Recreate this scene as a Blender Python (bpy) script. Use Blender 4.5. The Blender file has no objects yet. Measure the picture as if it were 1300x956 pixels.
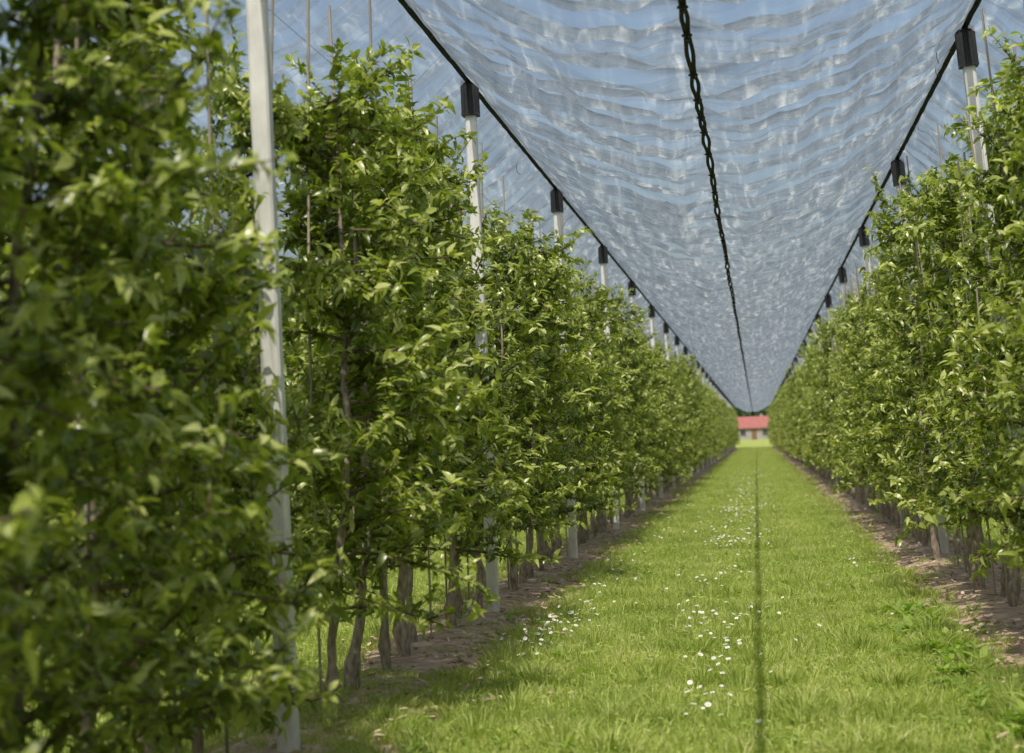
import bpy, math, random
import numpy as np
from mathutils import Matrix, Vector
rng=np.random.default_rng(7); random.seed(7)
sc=bpy.context.scene
sc.view_settings.view_transform='Standard'; sc.view_settings.look='None'; sc.view_settings.exposure=0
COL=sc.collection
# ------------------------------------------------------------ helpers
def build(name,parts,mats,smooth=True):
    Vs=[];L=[];S=[];M=[];R=[];vo=0;lo=0
    for p in parts:
        V,F,m=p[0],p[1],p[2]; r=p[3] if len(p)>3 else None
        V=np.asarray(V,float).reshape(-1,3)
        Vs.append(V); R.append(np.full(len(V),0.5) if r is None else np.asarray(r,float))
        if not isinstance(F,list): F=[F]
        for f in F:
            f=np.asarray(f,int)
            if len(f)==0: continue
            k=f.shape[1]; L.append((f+vo).ravel()); S.append(lo+np.arange(len(f))*k); lo+=f.size
            M.append(np.full(len(f),m) if np.isscalar(m) else np.asarray(m))
        vo+=len(V)
    Vs=np.concatenate(Vs);L=np.concatenate(L);S=np.concatenate(S);M=np.concatenate(M);R=np.concatenate(R)
    me=bpy.data.meshes.new(name)
    me.vertices.add(len(Vs)); me.vertices.foreach_set('co',Vs.ravel().astype(np.float32))
    me.loops.add(len(L)); me.loops.foreach_set('vertex_index',L.astype(np.int32))
    me.polygons.add(len(S)); me.polygons.foreach_set('loop_start',S.astype(np.int32))
    for m in mats: me.materials.append(m)
    me.polygons.foreach_set('material_index',M.astype(np.int32))
    me.polygons.foreach_set('use_smooth',np.full(len(S),smooth))
    a=me.attributes.new('rnd','FLOAT','POINT'); a.data.foreach_set('value',R.astype(np.float32))
    me.update(calc_edges=True); me.validate()
    return me
def obj(name,me,parent=None,loc=(0,0,0),rot=(0,0,0),scale=(1,1,1)):
    o=bpy.data.objects.new(name,me); COL.objects.link(o)
    o.location=loc;o.rotation_euler=rot;o.scale=scale
    if parent: o.parent=parent
    return o
def tube(P,r,k=6,cap=True):
    P=np.asarray(P,float);n=len(P);r=np.broadcast_to(np.asarray(r,float),(n,))
    T=np.gradient(P,axis=0);T/=np.linalg.norm(T,axis=1)[:,None]+1e-9
    ref=np.array([0,0,1.]) if abs(T[0,2])<0.9 else np.array([1.,0,0])
    A=np.cross(T,ref);A/=np.linalg.norm(A,axis=1)[:,None]+1e-9
    B=np.cross(T,A)
    th=np.arange(k)/k*2*math.pi
    V=P[:,None]+r[:,None,None]*(A[:,None]*np.cos(th)[None,:,None]+B[:,None]*np.sin(th)[None,:,None])
    i=np.arange(n-1)[:,None]*k;j=np.arange(k)[None];j2=(j+1)%k
    F=np.stack([i+j,i+j2,i+k+j2,i+k+j],-1).reshape(-1,4)
    return V.reshape(-1,3),F
def box(c,s,taper=1.0):
    x,y,z=[v/2 for v in s]
    V=np.array([[-x,-y,-z],[x,-y,-z],[x,y,-z],[-x,y,-z],[-x*taper,-y*taper,z],[x*taper,-y*taper,z],[x*taper,y*taper,z],[-x*taper,y*taper,z]])+np.array(c)
    F=np.array([[0,3,2,1],[4,5,6,7],[0,1,5,4],[1,2,6,5],[2,3,7,6],[3,0,4,7]])
    return V,F
def nrm(v): return v/(np.linalg.norm(v,axis=-1,keepdims=True)+1e-9)
def leaves(p,d,n,L,W,fold,droop,rnd):
    N=len(p);d=nrm(d);s=nrm(np.cross(d,n));n=nrm(np.cross(s,d))
    L=L[:,None];W=W[:,None];fold=fold[:,None];droop=droop[:,None]
    def c(t): return p+d*L*t-n*droop*L*t*t
    def sd(t,w,sg): return c(t)+s*sg*W*0.5*w+n*fold*W*0.5*w
    V=np.stack([c(0),c(.35),c(.7),c(1.),sd(.3,1,1),sd(.68,.8,1),sd(.3,1,-1),sd(.68,.8,-1)],1)
    b=(np.arange(N)*8)[:,None]
    tri=np.concatenate([b+np.array([[0,1,4]]),b+np.array([[2,3,5]]),b+np.array([[0,6,1]]),b+np.array([[2,7,3]])])
    qd=np.concatenate([b+np.array([[1,2,5,4]]),b+np.array([[1,6,7,2]])])
    return V.reshape(-1,3),[tri,qd],np.repeat(rnd,8)
# ------------------------------------------------------------ materials
def mat(name):
    m=bpy.data.materials.new(name);m.use_nodes=True;nt=m.node_tree;nt.nodes.clear()
    return m,nt,nt.nodes.new('ShaderNodeOutputMaterial')
def N(nt,t,**kw):
    n=nt.nodes.new(t)
    for k,v in kw.items():
        if k in n.inputs: n.inputs[k].default_value=v
        else: setattr(n,k,v)
    return n
def ramp(nt,fac,stops):
    r=nt.nodes.new('ShaderNodeValToRGB');e=r.color_ramp.elements
    while len(e)<len(stops): e.new(0.5)
    for i,(p,c) in enumerate(stops): e[i].position=p;e[i].color=(*c,1)
    nt.links.new(fac,r.inputs['Fac']);return r
def leaf_mat(name,stops,trans=0.35,rough=0.42,tcol=(1.25,1.5,0.5),spec=0.5,nscale=0.9,namp=.5):
    m,nt,out=mat(name);ln=nt.links.new
    at=N(nt,'ShaderNodeAttribute',attribute_name='rnd')
    fac=at.outputs['Fac']
    geo=N(nt,'ShaderNodeNewGeometry')
    ns=N(nt,'ShaderNodeTexNoise',Scale=nscale,Detail=1.0);ln(geo.outputs['Position'],ns.inputs['Vector'])
    ma=N(nt,'ShaderNodeMath',operation='MULTIPLY_ADD');ln(ns.outputs['Fac'],ma.inputs[0]);ma.inputs[1].default_value=namp;ma.inputs[2].default_value=-namp/2
    ad=N(nt,'ShaderNodeMath',operation='ADD');ln(fac,ad.inputs[0]);ln(ma.outputs[0],ad.inputs[1])
    r=ramp(nt,ad.outputs[0],stops)
    col=r.outputs['Color']
    pb=N(nt,'ShaderNodeBsdfPrincipled',Roughness=rough);ln(col,pb.inputs['Base Color']);pb.inputs['Specular IOR Level'].default_value=spec
    tm=N(nt,'ShaderNodeMix',data_type='RGBA',blend_type='MULTIPLY');tm.inputs[0].default_value=1
    ln(col,tm.inputs[6]);tm.inputs[7].default_value=(*tcol,1)
    tr=N(nt,'ShaderNodeBsdfTranslucent');ln(tm.outputs[2],tr.inputs['Color'])
    mx=N(nt,'ShaderNodeMixShader');mx.inputs[0].default_value=trans
    ln(pb.outputs[0],mx.inputs[1]);ln(tr.outputs[0],mx.inputs[2]);ln(mx.outputs[0],out.inputs[0])
    return m
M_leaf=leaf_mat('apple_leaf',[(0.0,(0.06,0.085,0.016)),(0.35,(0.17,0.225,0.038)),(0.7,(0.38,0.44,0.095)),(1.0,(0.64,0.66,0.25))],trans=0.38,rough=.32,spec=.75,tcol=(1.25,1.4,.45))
M_grass=leaf_mat('grass_blade',[(0.0,(0.24,0.33,0.06)),(0.4,(0.42,0.51,0.125)),(0.8,(0.58,0.64,0.21)),(1.0,(0.74,0.69,0.42))],trans=0.42,rough=0.5,spec=0.35,tcol=(1.15,1.2,.65),nscale=1.6,namp=.9)
M_weed=leaf_mat('weed_leaf',[(0.0,(0.16,0.26,0.045)),(0.6,(0.31,0.42,0.085)),(1.0,(0.45,0.54,0.15))],trans=0.38)
M_far=leaf_mat('distant_foliage',[(0.0,(0.02,0.045,0.012)),(0.6,(0.05,0.09,0.025)),(1.0,(0.09,0.14,0.04))],trans=0.2)
def simple(name,c1,c2,scale=20,rough=0.85,bump=0.3,bdist=0.01,stretch=(1,1,1),spec=0.3,detail=6):
    m,nt,out=mat(name);ln=nt.links.new
    tc=N(nt,'ShaderNodeTexCoord');mp=N(nt,'ShaderNodeMapping');mp.inputs['Scale'].default_value=stretch
    ln(tc.outputs['Object'],mp.inputs[0])
    ns=N(nt,'ShaderNodeTexNoise',Scale=scale,Detail=detail);ln(mp.outputs[0],ns.inputs['Vector'])
    r=ramp(nt,ns.outputs['Fac'],[(0.3,c1),(0.7,c2)])
    pb=N(nt,'ShaderNodeBsdfPrincipled',Roughness=rough);pb.inputs['Specular IOR Level'].default_value=spec
    ln(r.outputs[0],pb.inputs['Base Color'])
    bp=N(nt,'ShaderNodeBump',Strength=bump,Distance=bdist);ln(ns.outputs['Fac'],bp.inputs['Height']);ln(bp.outputs[0],pb.inputs['Normal'])
    ln(pb.outputs[0],out.inputs[0]);return m
M_bark=simple('apple_bark',(0.16,0.125,0.095),(0.5,0.42,0.34),scale=45,stretch=(1,1,0.35),bump=1.0,bdist=.02)
M_twig=simple('twig_bark',(0.09,0.07,0.045),(0.2,0.15,0.1),scale=40,detail=2)
M_conc=simple('post_concrete',(0.58,0.57,0.54),(0.8,0.79,0.75),scale=14,bump=0.4,bdist=0.004,stretch=(1,1,0.4))
M_black=simple('black_plastic',(0.012,0.013,0.015),(0.03,0.032,0.035),scale=30,rough=0.5,bump=0.1)
M_wire=simple('steel_wire',(0.12,0.12,0.12),(0.25,0.25,0.25),rough=0.5)
M_stake=simple('bamboo_stake',(0.26,0.22,0.17),(0.48,0.42,0.34),scale=8,stretch=(1,1,.2))
M_soil=simple('bare_soil',(0.27,0.18,0.12),(0.6,0.46,0.34),scale=9,bump=1.0,bdist=0.05,detail=10)
M_clod=simple('soil_clod',(0.28,0.19,0.13),(0.56,0.43,0.32),scale=5,bump=0.5)
M_dry=simple('dry_litter',(0.4,0.31,0.18),(0.66,0.56,0.38),scale=5)
M_petal=simple('daisy_petal',(0.82,0.82,0.8),(0.88,0.88,0.87),scale=5,bump=0)
M_yel=simple('flower_yellow',(0.7,0.5,0.03),(0.8,0.6,0.05),scale=5,bump=0)
M_wall=simple('house_plaster',(0.24,0.22,0.2),(0.32,0.3,0.27),scale=1)
M_roof=simple('red_roof_tiles',(0.22,0.08,0.07),(0.3,0.115,0.1),scale=2)
M_glass=simple('window_glass',(0.03,0.04,0.05),(0.05,0.06,0.07),rough=0.15,bump=0)
M_wood=simple('door_wood',(0.12,0.07,0.04),(0.2,0.12,0.07),scale=4)
def ground_mat():
    m,nt,out=mat('ground_turf');ln=nt.links.new
    g=N(nt,'ShaderNodeNewGeometry')
    a=N(nt,'ShaderNodeTexNoise',Scale=14.0,Detail=10.0);b=N(nt,'ShaderNodeTexNoise',Scale=0.6,Detail=5.0)
    ln(g.outputs['Position'],a.inputs['Vector']);ln(g.outputs['Position'],b.inputs['Vector'])
    r1=ramp(nt,a.outputs['Fac'],[(0.3,(0.16,0.2,0.05)),(0.55,(0.29,0.36,0.08)),(0.75,(0.42,0.43,0.15))])
    r2=ramp(nt,b.outputs['Fac'],[(0.35,(0.8,0.85,0.8)),(0.7,(1.25,1.15,1.0))])
    mx=N(nt,'ShaderNodeMix',data_type='RGBA',blend_type='MULTIPLY');mx.inputs[0].default_value=1
    ln(r1.outputs[0],mx.inputs[6]);ln(r2.outputs[0],mx.inputs[7])
    sx=N(nt,'ShaderNodeSeparateXYZ');ln(g.outputs['Position'],sx.inputs[0])
    mr=N(nt,'ShaderNodeMapRange');ln(sx.outputs['Y'],mr.inputs['Value']);mr.inputs['From Min'].default_value=180;mr.inputs['From Max'].default_value=200
    m2=N(nt,'ShaderNodeMix',data_type='RGBA');ln(mr.outputs[0],m2.inputs[0]);ln(mx.outputs[2],m2.inputs[6]);m2.inputs[7].default_value=(0.27,0.31,0.08,1)
    pb=N(nt,'ShaderNodeBsdfPrincipled',Roughness=0.95);pb.inputs['Specular IOR Level'].default_value=0.1
    ln(m2.outputs[2],pb.inputs['Base Color'])
    bp=N(nt,'ShaderNodeBump',Strength=1.0,Distance=0.05);ln(a.outputs['Fac'],bp.inputs['Height']);ln(bp.outputs[0],pb.inputs['Normal'])
    ln(pb.outputs[0],out.inputs[0]);return m
M_ground=ground_mat()
def net_mat(name,tlo,thi,tr=0.5):
    # woven net: light passing straight through falls as T0^(1/cos) like any open weave;
    # 'rnd' holds how tightly the cloth is gathered
    m,nt,out=mat(name);ln=nt.links.new
    g=N(nt,'ShaderNodeNewGeometry')
    mp=N(nt,'ShaderNodeMapping');mp.inputs['Scale'].default_value=(.9,4.5,1.0);ln(g.outputs['Position'],mp.inputs[0])
    a=N(nt,'ShaderNodeTexNoise',Scale=1.5,Detail=4.0,Distortion=0.5);ln(mp.outputs[0],a.inputs['Vector'])
    mp2=N(nt,'ShaderNodeMapping');mp2.inputs['Scale'].default_value=(9.0,1.1,1.0);mp2.inputs['Rotation'].default_value=(0,0,.12);ln(g.outputs['Position'],mp2.inputs[0])
    b=N(nt,'ShaderNodeTexNoise',Scale=1.5,Detail=4.0,Distortion=.6);ln(mp2.outputs[0],b.inputs['Vector'])
    at=N(nt,'ShaderNodeAttribute',attribute_name='rnd')
    mr=N(nt,'ShaderNodeMapRange');ln(a.outputs['Fac'],mr.inputs['Value'])
    mr.inputs['From Min'].default_value=0.3;mr.inputs['From Max'].default_value=0.7;mr.inputs['To Min'].default_value=thi;mr.inputs['To Max'].default_value=tlo
    gm=N(nt,'ShaderNodeMath',operation='MULTIPLY_ADD');ln(at.outputs['Fac'],gm.inputs[0]);gm.inputs[1].default_value=-.5;gm.inputs[2].default_value=1
    tt=N(nt,'ShaderNodeMath',operation='MULTIPLY');ln(mr.outputs[0],tt.inputs[0]);ln(gm.outputs[0],tt.inputs[1])
    dt=N(nt,'ShaderNodeVectorMath',operation='DOT_PRODUCT');ln(g.outputs['Incoming'],dt.inputs[0]);ln(g.outputs['Normal'],dt.inputs[1])
    ab=N(nt,'ShaderNodeMath',operation='ABSOLUTE');ln(dt.outputs['Value'],ab.inputs[0])
    mxm=N(nt,'ShaderNodeMath',operation='MAXIMUM');ln(ab.outputs[0],mxm.inputs[0]);mxm.inputs[1].default_value=.1
    iv=N(nt,'ShaderNodeMath',operation='DIVIDE');iv.inputs[0].default_value=1;ln(mxm.outputs[0],iv.inputs[1])
    pw=N(nt,'ShaderNodeMath',operation='POWER');ln(tt.outputs[0],pw.inputs[0]);ln(iv.outputs[0],pw.inputs[1])
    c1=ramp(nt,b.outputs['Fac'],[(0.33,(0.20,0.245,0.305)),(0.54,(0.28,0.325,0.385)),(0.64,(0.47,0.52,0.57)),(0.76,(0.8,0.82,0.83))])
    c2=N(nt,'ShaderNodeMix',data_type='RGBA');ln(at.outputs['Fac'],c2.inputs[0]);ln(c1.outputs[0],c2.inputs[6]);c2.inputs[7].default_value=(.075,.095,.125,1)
    df=N(nt,'ShaderNodeBsdfDiffuse');ln(c2.outputs[2],df.inputs['Color'])
    tl=N(nt,'ShaderNodeBsdfTranslucent');ln(c2.outputs[2],tl.inputs['Color'])
    bp=N(nt,'ShaderNodeBump',Strength=1.0,Distance=0.06);ln(a.outputs['Fac'],bp.inputs['Height'])
    ln(bp.outputs[0],df.inputs['Normal']);ln(bp.outputs[0],tl.inputs['Normal'])
    mx=N(nt,'ShaderNodeMixShader');mx.inputs[0].default_value=tr;ln(df.outputs[0],mx.inputs[1]);ln(tl.outputs[0],mx.inputs[2])
    tp=N(nt,'ShaderNodeBsdfTransparent')
    m2=N(nt,'ShaderNodeMixShader');ln(pw.outputs[0],m2.inputs[0]);ln(mx.outputs[0],m2.inputs[1]);ln(tp.outputs[0],m2.inputs[2])
    ln(m2.outputs[0],out.inputs[0]);return m
M_net=net_mat('hail_net_mesh',0.71,0.85,0.5)
M_band=simple('hail_net_border',(0.015,0.016,0.018),(0.035,0.037,0.04),scale=40,bump=0)
# ------------------------------------------------------------ layout
H_POST=3.99;H_VAL=3.27
ROWS=[-9.2,-5.6,-2.10,1.74,5.4]
TOPS=[-9.2,-5.6,-2.0,1.48,5.05]
Y0,Y1=-6.0,180.0
me=build('ground',[(np.array([[-2500,-600,0],[2500,-600,0],[2500,5000,0],[-2500,5000,0]]),np.array([[0,1,2,3]]),0)],[M_ground]);obj('ground',me)
for ri,x0 in enumerate(ROWS):
    ys=np.arange(Y0-2,Y1+2,0.12);n=len(ys)
    def wob(s):
        r=np.random.default_rng(s);w=0
        for k in range(14): w=w+np.sin(ys*r.uniform(0.4,12)+r.uniform(0,7))*r.uniform(0.3,1)
        return w/14
    l=x0-0.45-0.2*wob(ri*3+1);r_=x0+0.56+0.25*wob(ri*3+2)
    if x0==1.74: l=x0-.6-0.25*wob(ri*3+1)
    K=11;u=np.linspace(0,1,K)
    X=l[:,None]*(1-u)+r_[:,None]*u;Yv=np.repeat(ys[:,None],K,1)
    Z=0.005+0.05*np.sin(u*math.pi)[None]**1.5*np.ones_like(X)+0.016*rng.random(X.shape)*np.sin(u*math.pi)[None]
    V=np.stack([X,Yv,Z],-1).reshape(-1,3)
    i=np.arange(n-1)[:,None]*K;j=np.arange(K-1)[None]
    F=np.stack([i+j,i+j+1,i+K+j+1,i+K+j],-1).reshape(-1,4)
    obj('soil_strip',build('soil_strip',[(V,F,0)],[M_soil]))
def clods(n,xs,ya,yb,smin,smax):
    base=np.array([[1,0,0],[-1,0,0],[0,1,0],[0,-1,0],[0,0,1],[0,0,-1.]])
    f=np.array([[0,2,4],[2,1,4],[1,3,4],[3,0,4],[2,0,5],[1,2,5],[3,1,5],[0,3,5]])
    y=ya+(yb-ya)*rng.random(n)**1.6;x=rng.choice(xs,n)+rng.normal(0,0.26,n)
    s=smin+(smax-smin)*rng.random(n)**3
    V=base[None]*(rng.uniform(.6,1.3,(n,6,1)))*s[:,None,None];V[:,:,2]*=0.6
    a=rng.random(n)*6.28;c,sn=np.cos(a)[:,None],np.sin(a)[:,None]
    V=np.stack([V[...,0]*c-V[...,1]*sn,V[...,0]*sn+V[...,1]*c,V[...,2]],-1)
    V+=np.stack([x,y,0.045+0*x],-1)[:,None]
    F=(f[None]+(np.arange(n)*6)[:,None,None]).reshape(-1,3)
    return V.reshape(-1,3),F
obj('soil_clods',build('soil_clods',[(*clods(12000,[-2.0,1.7,-5.6],5,60,0.005,0.035),0)],[M_clod],False))
n=12000
y=5+55*rng.random(n)**1.5;x=rng.choice([-2.0,1.7,-5.6],n)+rng.normal(0,0.27,n)
az=rng.random(n)*6.28
V,F,R=leaves(np.stack([x,y,0.055+0.02*rng.random(n)],-1),np.stack([np.cos(az),np.sin(az),rng.normal(0,.15,n)],-1),np.stack([rng.normal(0,.4,n),rng.normal(0,.4,n),np.ones(n)],-1),rng.uniform(.03,.09,n),rng.uniform(.006,.03,n),rng.uniform(-.3,.5,n),rng.uniform(-.2,.3,n),rng.random(n))
obj('dry_leaf_litter',build('dry_leaf_litter',[(V,F,0,R)],[M_dry]))
# ------------------------------------------------------------ apple trees
def make_tree(seed,zlow=.55,nb=54):
    r=np.random.default_rng(seed);parts=[]
    nz=16;z=np.linspace(-0.02,3.3,nz)
    wx=np.cumsum(r.normal(0,0.016,nz));wy=np.cumsum(r.normal(0,0.022,nz));wx-=wx[0];wy-=wy[0]
    zt=np.linspace(-.02,3.3,60);Pt=np.stack([np.interp(zt,z,wx),np.interp(zt,z,wy),zt],-1)
    rt=np.interp(zt,[-.02,.06,.13,.2,.3,0.8,2,3.3],[.042,.033,.038,.05,.028,.024,.016,.006])*r.uniform(.7,1.0)*(1+r.normal(0,.08,60))
    parts.append((*tube(Pt,rt,8),0))
    cl=[];cd=[];cw=[]
    def trunk(zz): return np.array([np.interp(zz,z,wx),np.interp(zz,z,wy),zz])
    for b in range(nb):
        z0=zlow+(3.22-zlow)*((b+r.random())/nb)**0.95
        az=r.random()*6.28+b*2.4
        L=(0.68-0.38*((z0-.6)/2.7)**1.2 if z0>.6 else .6)*r.uniform(.5,1.25)
        el=math.radians(r.uniform(-5,42))
        d=np.array([math.cos(az)*math.cos(el),math.sin(az)*math.cos(el),math.sin(el)])
        m=6;p=trunk(z0);pts=[p];dd=d.copy();sag=r.uniform(-0.12,0.24)
        for k in range(m):
            dd=nrm(dd+np.array([0,0,-sag])*0.5+r.normal(0,.1,3));p=p+dd*L/m;pts.append(p)
        pts=np.array(pts);parts.append((*tube(pts,np.linspace(.010,.003,m+1),4),1))
        segs=[(pts,0)]
        for q in range(r.integers(2,5)):
            k=r.integers(1,m);a2=r.random()*6.28;e2=r.uniform(-.3,1.4)
            d2=nrm(dd*0.6+np.array([math.cos(a2)*math.cos(e2),math.sin(a2)*math.cos(e2),math.sin(e2)]))
            L2=r.uniform(.10,.36);s2=r.uniform(-.15,.25)
            pp=[pts[k]]
            for t in range(4): d2=nrm(d2+np.array([0,0,-s2])*.5+r.normal(0,.08,3));pp.append(pp[-1]+d2*L2/4)
            pp=np.array(pp);segs.append((pp,.15));parts.append((*tube(pp,np.linspace(.005,.002,5),3),1))
        for s,bo in segs:
            ln=np.linalg.norm(np.diff(s,axis=0),axis=1).sum();nc=max(2,int(ln/0.055))
            ts=np.linspace(.18,1,nc)*(len(s)-1)
            for t in ts:
                k=min(int(t),len(s)-2);q=s[k]*(1-(t-k))+s[k+1]*(t-k)
                cl.append(q);cd.append(nrm(s[k+1]-s[k]));cw.append(t/(len(s)-1)+bo)
    for zz in np.arange(2.6,3.5,0.045):
        q=trunk(min(zz,3.3));q[2]=zz;cl.append(q);cd.append(np.array([0,0,1.]));cw.append(.9)
    cl=np.array(cl);cd=np.array(cd);cw=np.array(cw)
    k=6;n=len(cl)*k
    p=np.repeat(cl,k,0)+r.normal(0,.012,(n,3));bd=np.repeat(cd,k,0);w=np.repeat(cw,k)
    az=r.random(n)*6.28;el=r.normal(0.1,.6,n)
    d=np.stack([np.cos(az)*np.cos(el),np.sin(az)*np.cos(el),np.sin(el)],-1)+bd*0.55
    up=np.stack([r.normal(0,.55,n),r.normal(0,.55,n),np.ones(n)],-1)
    up[:,:2]+=nrm(p[:,:2])*0.5
    L=r.uniform(.034,.08,n);W=L*r.uniform(.38,.54,n)
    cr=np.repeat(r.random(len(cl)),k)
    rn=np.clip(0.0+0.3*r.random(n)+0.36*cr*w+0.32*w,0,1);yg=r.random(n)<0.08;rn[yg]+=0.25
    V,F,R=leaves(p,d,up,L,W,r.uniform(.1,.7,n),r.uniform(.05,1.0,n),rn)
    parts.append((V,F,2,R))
    return build('apple_tree',parts,[M_bark,M_twig,M_leaf])
TREES=[make_tree(100+i) for i in range(9)]
LOW=[make_tree(200+i,.3,62) for i in range(3)]
POST_Y={-2.10:8.03-3*6.43,1.74:13.5-4*6.43,-5.6:9.7-3*6.43,-9.2:8-3*6.43,5.4:12-4*6.43}
for ri,x0 in enumerate(ROWS):
    sp=6.43/8;y=POST_Y[x0]+sp/2-sp*8;k=0
    while y<Y1:
        if y>(-3 if x0>-3 else 2):
            tilt=-0.06 if x0==1.74 else 0
            near=(k%8 in (7,0)) and x0==-2.10
            sx=.82 if near else 1.0
            dy=(.08 if k%8==0 else -.08) if near else 0
            me=LOW[random.randrange(3)] if (x0==-2.10 and y<8) else TREES[random.randrange(9)]
            zs=random.uniform(.82,1.0) if (x0==-2.10 and y>15) else random.uniform(.88,1.07)
            obj('apple_tree',me,loc=(x0+random.gauss(0,.04)-(.08 if near else 0),y+dy+random.gauss(0,.05),0),rot=(random.gauss(0,.02),tilt+random.gauss(0,.02),random.random()*6.28),scale=(sx*random.uniform(.85,1.12),sx*random.uniform(.85,1.12),zs))
        y+=sp;k+=1
# ------------------------------------------------------------ posts
def post_mesh():
    parts=[]
    w=.040;c=.010
    ring=np.array([[-w+c,-w],[w-c,-w],[w,-w+c],[w,w-c],[w-c,w],[-w+c,w],[-w,w-c],[-w,-w+c]])
    zs=[-.05,1,2,3,3.8];V=[]
    for z in zs:
        s=1.05-.02*z
        for q in ring: V.append([q[0]*s,q[1]*s,z])
    k=8;F=[]
    for i in range(len(zs)-1):
        for j in range(k): F.append([i*k+j,i*k+(j+1)%k,(i+1)*k+(j+1)%k,(i+1)*k+j])
    parts.append((np.array(V),np.array(F),0))
    parts.append((*box((0,0,3.83),(.110,.110,.24),.92),1))
    parts.append((*box((0,0,3.715),(.124,.124,.018)),1))
    parts.append((*box((0,0,3.962),(.122,.122,.022),.9),1))
    for s in (-1,1):
        for t in (-.040,-.013,.013,.040):
            parts.append((*box((s*.056,t,3.835),(.014,.008,.22),.95),1))
            parts.append((*box((t,s*.056,3.835),(.008,.014,.22),.95),1))
    parts.append((*box((0.03,0,3.99),(.02,.05,.05)),1));parts.append((*box((-0.03,0,3.99),(.02,.05,.05)),1))
    th=np.linspace(0,math.pi,9)
    parts.append((*tube(np.stack([.03*np.cos(th),0*th,4.0+.03*np.sin(th)],-1),.007,5),2))
    return build('concrete_post',parts,[M_conc,M_black,M_wire],False)
PM=post_mesh()
for x0,xt in zip(ROWS,TOPS):
    y=POST_Y[x0]
    off={-2.10:.15,1.74:.06}.get(x0,.05)
    while y<Y1:
        xb=x0+off;tilt=math.atan2(xt-xb,3.99)
        obj('concrete_post',PM,loc=(xb,y,0),rot=(random.gauss(0,.004),tilt,0));y+=6.43
for x0,xt in zip(ROWS,TOPS):
    parts=[];y=POST_Y[x0]+.41-8*.80375;g=random.Random(int(x0*10))
    while y<Y1:
        h=g.uniform(3.15,3.85);xx=x0+g.gauss(0,.03)
        lean=(xt-x0)*h/4 if x0==1.74 else 0
        parts.append((*tube([[xx,y+.06,-.02],[xx+lean*.5,y+.06,h*.5],[xx+lean+g.gauss(0,.04),y+.06+g.gauss(0,.05),h]],.0075,5),0))
        y+=6.43/8
    for h in (.75,1.35,2.0,2.65,3.25):
        f=(xt-x0)*h/4 if x0==1.74 else 0
        parts.append((*tube([[x0+f+.03,Y0,h],[x0+f+.03,Y1,h]],.0018,4),1))
    obj('trellis_wires_and_stakes',build('trellis',parts,[M_stake,M_wire,M_black]))
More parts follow.
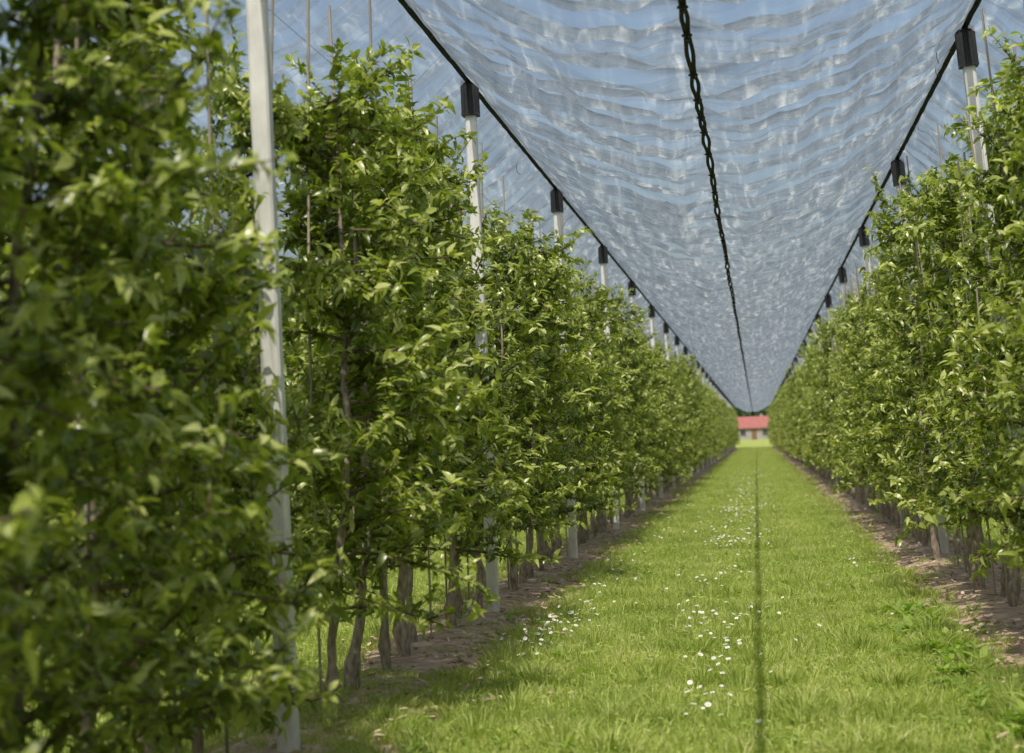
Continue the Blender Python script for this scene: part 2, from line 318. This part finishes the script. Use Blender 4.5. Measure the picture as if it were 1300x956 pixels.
# ------------------------------------------------------------ hail nets
def net_bay(xl,xr,seed,fine):
    r=np.random.default_rng(seed);parts=[];xc=(xl+xr)/2
    yc=[Y0-2.]
    while yc[-1]<Y1+3: yc.append(yc[-1]+r.uniform(.6,1.2))
    yc=np.array(yc);gapr=r.uniform(.1,1.0,len(yc))**1.3;ampr=r.uniform(.5,1.3,len(yc))
    ys=[Y0-2.]
    while ys[-1]<Y1: ys.append(ys[-1]+(fine if ys[-1]<60 else fine*2.2))
    ys=np.array(ys)
    def ph(y): return np.interp(y,yc,np.arange(len(yc)))
    for sgn,xa in ((-1,xl),(1,xr)):
        nu=26;bw=.023/abs(xa-xc)
        U=np.concatenate([[0,.012],np.linspace(.05,.93,nu),[1-bw*1.8,1-bw,1.0]])
        u=U[None,:];Y=ys[:,None]
        f0=ph(ys);seg=np.clip(f0.astype(int),0,len(yc)-1)
        g=(np.sin(math.pi*(f0%1))**2)*gapr[seg]*.014-.005
        xe=xc+sgn*g+.005*np.sin(ys*.9+1)
        X=xa+(xe[:,None]-xa)*u
        Z=H_POST-.02+(H_VAL-H_POST+.02)*u-.15*4*u*(1-u)
        Yw=Y+.30*(1-u)**1.5*np.sin(Y*.7+sgn)+.08*np.sin(u*5+Y*.9)+.05*np.sin(u*11+Y*1.7)
        f=ph(Yw);sg=np.clip(f.astype(int),0,len(yc)-1)
        edge=np.clip((1.0-u)*7,.02,1)
        pl=np.abs(np.sin(math.pi*f))**.7*ampr[sg]
        env=(.45+.55*u)*np.clip(u*8,0,1)
        Z=Z-.11*pl*env*edge
        dist=np.minimum(f%1,1-f%1)
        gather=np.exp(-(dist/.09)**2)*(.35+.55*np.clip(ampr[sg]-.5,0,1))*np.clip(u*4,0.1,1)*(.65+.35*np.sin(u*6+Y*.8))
        wr=0
        for k in range(22):
            wl=r.uniform(.12,.6);a=.0105*(wl/.5)**.75
            mod=.5+.5*np.sin(Y*r.uniform(.2,1.1)+u*r.uniform(-4,4)+r.uniform(0,7))
            wr=wr+a*mod*np.sin(2*math.pi*(Yw+r.uniform(-.3,.3)*u+.06*np.sin(u*r.uniform(4,14)+Y))/wl+r.uniform(0,7))
        for k in range(9):
            wr=wr+.008*np.sin(u*r.uniform(10,42)+r.uniform(-.6,.6)*Y+r.uniform(0,7))*(.5+.5*np.sin(Y*r.uniform(.3,1.5)+k))
        Z=Z+wr*np.clip(u*6,0,1)*edge
        Z[:,-1]+=.004*sgn;Z[:,-2]+=.004*sgn
        YY=Y+0*u+.03*np.sin(Y*3+u*6)*(1-u)
        V=np.stack([X+0*Z,YY,Z],-1).reshape(-1,3);K=len(U);n=len(ys)
        i=np.arange(n-1)[:,None]*K;j=np.arange(K-1)[None]
        F=np.stack([i+j,i+j+1,i+K+j+1,i+K+j],-1).reshape(-1,4)
        mi=np.zeros((n-1,K-1),int);mi[:,-1]=1;mi[:,0]=1
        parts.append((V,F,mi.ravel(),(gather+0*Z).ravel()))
    zc=H_VAL
    for y in yc:
        if y<Y1:
            x=xc+.005*math.sin(y*.9+1)
            parts.append((*box((x,y,zc-.018),(.052,.022,.010)),2));parts.append((*box((x,y,zc-.032),(.016,.035,.018),.7),2))
    for x in (xl,):
        parts.append((*tube([[x,Y0-2,H_POST+.012],[x,Y1,H_POST+.012]],.009,6),2))
        y=Y0
        while y<Y1:
            parts.append((*box((x,y,H_POST-.006),(.04,.06,.04),.7),2));y+=r.uniform(.75,.95)
            if y<40 and r.random()<.3: # loose twine ends curling off the cable
                t=np.linspace(0,1,14);a0=r.random()*6;ra=r.uniform(.04,.09);sd_=r.choice([-1,1])
                parts.append((*tube(np.stack([x+sd_*(.03+ra*np.sin(a0+t*5)*t+.1*t),y+.05*t,H_POST-.02-.16*t+ra*np.cos(a0+t*5)*t],-1),.0025,4),2))
    obj('hail_net',build('hail_net',parts,[M_net,M_band,M_black]))
T=[-12.8]+TOPS+[8.7]
for i in range(len(T)-1):
    net_bay(T[i],T[i+1],50+i,0.04 if T[i]==-2.0 else 0.09)
# ------------------------------------------------------------ grass
def grass_patch(seed,n=4600,w=.92,l=2.0):
    r=np.random.default_rng(seed)
    x=r.uniform(-w/2-.06,w/2+.06,n);y=r.uniform(-l/2-.06,l/2+.06,n)
    cl=.5+.5*np.sin(x*7+seed)*np.sin(y*6+seed*2)
    h=(.025+.04*r.random(n)**1.3)*(.6+.8*cl);tall=r.random(n)<.03;h[tall]*=1.8
    wd=r.uniform(.0035,.0075,n);az=r.random(n)*6.28;ln=r.uniform(.1,.9,n)*h
    a2=r.random(n)*6.28
    p=np.stack([x,y,0*x],-1);s=np.stack([np.cos(az),np.sin(az),0*az],-1)*wd[:,None]/2
    L=np.stack([np.cos(a2),np.sin(a2),0*a2],-1)*ln[:,None];H=np.stack([0*h,0*h,h],-1)
    V=np.stack([p-s,p+s,p+L*.35+H*.6-s*.8,p+L*.35+H*.6+s*.8,p+L+H*.98],1).reshape(-1,3)
    b=(np.arange(n)*5)[:,None]
    R=np.repeat(np.clip(r.normal(.45,.28,n)+.2*(cl-.5),0,1),5)
    parts=[(V,[b+np.array([[0,1,3,2]]),b+np.array([[2,3,4]])],0,R)]
    m=420
    a=r.random(m)*6.28;pp=np.stack([r.uniform(-w/2,w/2,m),r.uniform(-l/2,l/2,m),r.uniform(.02,.05,m)],-1)
    V,F,R=leaves(pp,np.stack([np.cos(a),np.sin(a),r.uniform(-.1,.5,m)],-1),np.stack([r.normal(0,.3,m),r.normal(0,.3,m),np.ones(m)],-1),r.uniform(.02,.05,m),r.uniform(.012,.022,m),r.uniform(0,.4,m),r.uniform(0,.5,m),r.uniform(.0,.6,m))
    parts.append((V,F,0,R))
    return build('grass_patch',parts,[M_grass])
GP=[grass_patch(s) for s in range(5)]
def tuft_mesh(seed,n=130):
    r=np.random.default_rng(seed);rr=.09*np.sqrt(r.random(n));a=r.random(n)*6.28
    x=rr*np.cos(a);y=rr*np.sin(a);h=r.uniform(.04,.14,n);wd=r.uniform(.003,.006,n);az=r.random(n)*6.28
    p=np.stack([x,y,0*x],-1);s=np.stack([np.cos(az),np.sin(az),0*az],-1)*wd[:,None]/2
    L=np.stack([np.cos(a),np.sin(a),0*a],-1)*(h*r.uniform(.2,.9,n))[:,None];H=np.stack([0*h,0*h,h],-1)
    V=np.stack([p-s,p+s,p+L*.35+H*.6-s*.8,p+L*.35+H*.6+s*.8,p+L+H*.95],1).reshape(-1,3);b=(np.arange(n)*5)[:,None]
    return build('grass_tuft',[(V,[b+np.array([[0,1,3,2]]),b+np.array([[2,3,4]])],0,np.repeat(np.clip(r.normal(.45,.22,n),0,1),5))],[M_grass])
TM=[tuft_mesh(s) for s in range(4)]
G=bpy.data.objects.new('grass',None);COL.objects.link(G)
for xs,ya in (((-1.02,-.15,.72),5),((-4.75,-3.83,-2.95),5),((-8.3,-7.4,-6.5),6),((2.75,3.6,4.45),8)):
    y=ya
    while y<Y1:
        for x in xs:
            obj('grass_patch',GP[random.randrange(5)],G,(x+random.gauss(0,.03),y,0),(0,0,random.choice((0,math.pi))),(random.choice((-1,1)),1,random.uniform(.8,1.25)))
        y+=2.0
for x0 in (-1.52,1.17,-2.52,-5.15):
    y=5
    while y<110:
        s=random.uniform(.4,1.1)
        obj('grass_tuft',TM[random.randrange(4)],G,(x0+random.gauss(0,.1),y,0),(0,0,random.random()*6.28),(s,s,s*random.uniform(.7,1.2)));y+=random.uniform(.05,.2)*(1+y/40)
for i in range(330):
    s=random.uniform(.6,1.4)
    obj('grass_tuft',TM[random.randrange(4)],G,(random.uniform(-1.5,1.2),8+45*random.random()**1.4,0),(0,0,random.random()*6.28),(s,s,s*random.uniform(.6,.95)))
for i in range(620):
    s=random.uniform(.35,.9);x0=random.choice((-2.0,1.6))
    obj('grass_tuft',TM[random.randrange(4)],G,(x0+random.uniform(-.5,.5),5+55*random.random()**1.3,.02),(0,0,random.random()*6.28),(s,s,s*.8))
for i in range(260): # grass creeping under the nearest trees
    s=random.uniform(.5,1.2)
    obj('grass_tuft',TM[random.randrange(4)],G,(random.uniform(-2.6,-1.6),random.uniform(7,10.8),.01),(0,0,random.random()*6.28),(s,s,s*.8))
def rosettes(centers):
    P=[];D=[];Up=[];L=[];W=[]
    for (x,y,s) in centers:
        k=random.randint(7,14)
        for i in range(k):
            a=random.random()*6.28;e=random.uniform(.15,1.1)
            P.append([x,y,.02]);D.append([math.cos(a)*math.cos(e),math.sin(a)*math.cos(e),math.sin(e)])
            Up.append([-math.cos(a)*math.sin(e)+random.gauss(0,.2),-math.sin(a)*math.sin(e)+random.gauss(0,.2),math.cos(e)+.2])
            l=s*random.uniform(.6,1.1);L.append(l);W.append(l*random.uniform(.22,.36))
    n=len(P);f=lambda a:np.array(a,float)
    V,F,R=leaves(f(P),f(D),f(Up),f(L),f(W),rng.uniform(.1,.4,n),rng.uniform(.2,.7,n),rng.uniform(.2,.9,n))
    return V,F,0,R
c=[]
for i in range(110): c.append((random.gauss(1.05,.14),random.uniform(8.3,14.5),random.uniform(.06,.17)))
for i in range(330): c.append((random.choice((-1.5,1.17))+random.gauss(0,.16),8+60*random.random()**1.5,random.uniform(.04,.11)))
for i in range(160): c.append((random.choice((-1.9,1.6))+random.uniform(-.3,.3),8+40*random.random()**1.5,random.uniform(.05,.12)))
for i in range(300): c.append((random.uniform(-1.4,1.1),8+50*random.random()**1.5,random.uniform(.03,.09)))
obj('broadleaf_weeds',build('broadleaf_weeds',[rosettes(c)],[M_weed]))
def daisies(pts):
    parts=[];Pv=[];Pf=[];Cv=[];Cf=[];o=0;oc=0
    for (x,y,z,r) in pts:
        t=Vector((random.gauss(0,.35),random.gauss(-.15,.35),1)).normalized();q=t.to_track_quat('Z','Y')
        k=9
        for i in range(k):
            a=i/k*6.283;w=.30
            for (rr,aa) in ((.25,a-w*.5),(.95,a-w),(1.05,a),(.95,a+w),(.25,a+w*.5)):
                v=q@Vector((r*rr*math.cos(aa),r*rr*math.sin(aa),.12*r*rr));Pv.append((x+v.x,y+v.y,z+v.z))
            Pf.append([o,o+1,o+2,o+3,o+4]);o+=5
        for i in range(8):
            a=i/8*6.283;v=q@Vector((r*.33*math.cos(a),r*.33*math.sin(a),.09*r));Cv.append((x+v.x,y+v.y,z+v.z))
        v=q@Vector((0,0,.25*r));Cv.append((x+v.x,y+v.y,z+v.z))
        for i in range(8): Cf.append([oc+i,oc+(i+1)%8,oc+8])
        oc+=9
        parts.append((*tube([[x,y,0],[x,y,z]],.0012,3),2))
    return [(np.array(Pv),np.array(Pf),0),(np.array(Cv),np.array(Cf),1)]+parts
pts=[]
def clump(cx,cy,sx,sy,n):
    for i in range(n): pts.append((random.gauss(cx,sx),random.gauss(cy,sy),random.uniform(.055,.11),random.uniform(.009,.015)))
clump(-1.42,12.7,.12,.9,80);clump(-1.3,14.5,.1,.8,34);clump(-.34,13.6,.16,.5,52);clump(-.22,11.2,.1,.6,46);clump(-.28,9.3,.12,.4,12);clump(-.4,17,.15,1,30)
clump(-.33,23,.2,2.,90);clump(-.25,30,.25,3,140);clump(-.3,40,.3,5,150);clump(.55,15,.3,3,8);clump(1.0,21,.15,4,16);clump(-1.2,22,.2,5,44);clump(-.3,60,.3,9,140)
obj('daisy_flowers',build('daisy_flowers',daisies(pts),[M_petal,M_yel,M_weed]))
# ------------------------------------------------------------ house
Hs=bpy.data.objects.new('red_roofed_house',None);COL.objects.link(Hs);Hs.location=(-.4,400,0)
w,dp,e,rg=6.8,6.0,2.5,4.5
wallV=np.array([[-w/2,-dp/2,0],[w/2,-dp/2,0],[w/2,dp/2,0],[-w/2,dp/2,0],[-w/2,-dp/2,e],[w/2,-dp/2,e],[w/2,dp/2,e],[-w/2,dp/2,e],[-w/2,0,rg-.1],[w/2,0,rg-.1]])
b=build('walls',[(wallV,[np.array([[0,1,5,4],[2,3,7,6]]),np.array([[1,2,6,9,5],[3,0,4,8,7]])],0)],[M_wall],False);obj('walls',b,Hs)
ov=.4;sl=(rg-e)/(dp/2);yE=dp/2+ov;zE=e-ov*sl
for sg in(-1,1):
    V=np.array([[-w/2-ov,sg*yE,zE],[w/2+ov,sg*yE,zE],[w/2+ov,0,rg],[-w/2-ov,0,rg],[-w/2-ov,sg*yE,zE+.15],[w/2+ov,sg*yE,zE+.15],[w/2+ov,0,rg+.15],[-w/2-ov,0,rg+.15]])
    obj('roof_slope',build('roof',[(V,np.array([[0,3,2,1],[4,5,6,7],[0,1,5,4],[1,2,6,5],[2,3,7,6],[3,0,4,7]]),0)],[M_roof],False),Hs)
for x in(-2.2,2.2):
    obj('window',build('window',[(*box((x,-dp/2-.01,1.45),(1.0,.06,1.0)),0),(*box((x,-dp/2-.03,1.98),(1.2,.1,.09)),1),(*box((x,-dp/2-.05,.9),(1.2,.16,.08)),1)],[M_glass,M_wall],False),Hs)
obj('door',build('door',[(*box((0,-dp/2-.02,1.0),(1.0,.07,2.0)),0)],[M_wood],False),Hs)
obj('chimney',build('chimney',[(*box((1.5,.6,4.6),(.5,.5,1.0)),0)],[M_wall],False),Hs)
P=[]
for i in range(190):
    cx=random.uniform(-260,260) if i<150 else random.uniform(-25,25);cy=random.uniform(430,480);h=random.uniform(6,9);rr=random.uniform(3,5)
    k=420;d=nrm(rng.normal(0,1,(k,3)));rad=rng.uniform(.6,1.05,(k,1))*(1+.2*np.sin(d[:,:1]*5+i))
    P.append(d*rad*np.array([rr,rr,h*.45])+np.array([cx,cy,h*.5]))
P=np.concatenate(P);n=len(P);D=rng.normal(0,1,(n,3));U=rng.normal(0,.5,(n,3));U[:,2]+=1
V,F,R=leaves(P,D,U,rng.uniform(.6,1.3,n),rng.uniform(.5,.9,n),rng.uniform(0,.4,n),rng.uniform(0,.4,n),rng.random(n))
obj('distant_trees',build('distant_trees',[(V,F,0,R)],[M_far]))
# ------------------------------------------------------------ light
S=Vector((-.07,-.62,1)).normalized()
el=math.asin(S.z);az=math.atan2(S.x,S.y)
w_=bpy.data.worlds.new('World');sc.world=w_;w_.use_nodes=True;nt=w_.node_tree;nt.nodes.clear()
sk=nt.nodes.new('ShaderNodeTexSky');sk.sky_type='NISHITA';sk.sun_disc=False;sk.sun_elevation=el;sk.sun_rotation=az;sk.dust_density=3.5
bg=nt.nodes.new('ShaderNodeBackground');bg.inputs['Strength'].default_value=.15
o=nt.nodes.new('ShaderNodeOutputWorld');nt.links.new(sk.outputs[0],bg.inputs[0]);nt.links.new(bg.outputs[0],o.inputs[0])
sd=bpy.data.lights.new('sun','SUN');sd.energy=5;sd.angle=math.radians(.5);sd.color=(1,.94,.83)
so=bpy.data.objects.new('sun',sd);COL.objects.link(so);so.rotation_euler=S.to_track_quat('Z','Y').to_euler()
# ------------------------------------------------------------ camera
cd=bpy.data.cameras.new('camera');co=bpy.data.objects.new('camera',cd);COL.objects.link(co)
cd.sensor_width=36;cd.lens=70;cd.clip_end=8000;cd.clip_start=.05
yaw=math.radians(6.93);pit=math.radians(1.87);roll=math.radians(-2.0)
R=Matrix.Rotation(yaw,4,'Z')@Matrix.Rotation(math.pi/2+pit,4,'X')@Matrix.Rotation(roll,4,'Z')
co.matrix_world=Matrix.Translation((0,0,1.3))@R
cd.dof.use_dof=True;cd.dof.focus_distance=14.5;cd.dof.aperture_fstop=3.2
sc.camera=co
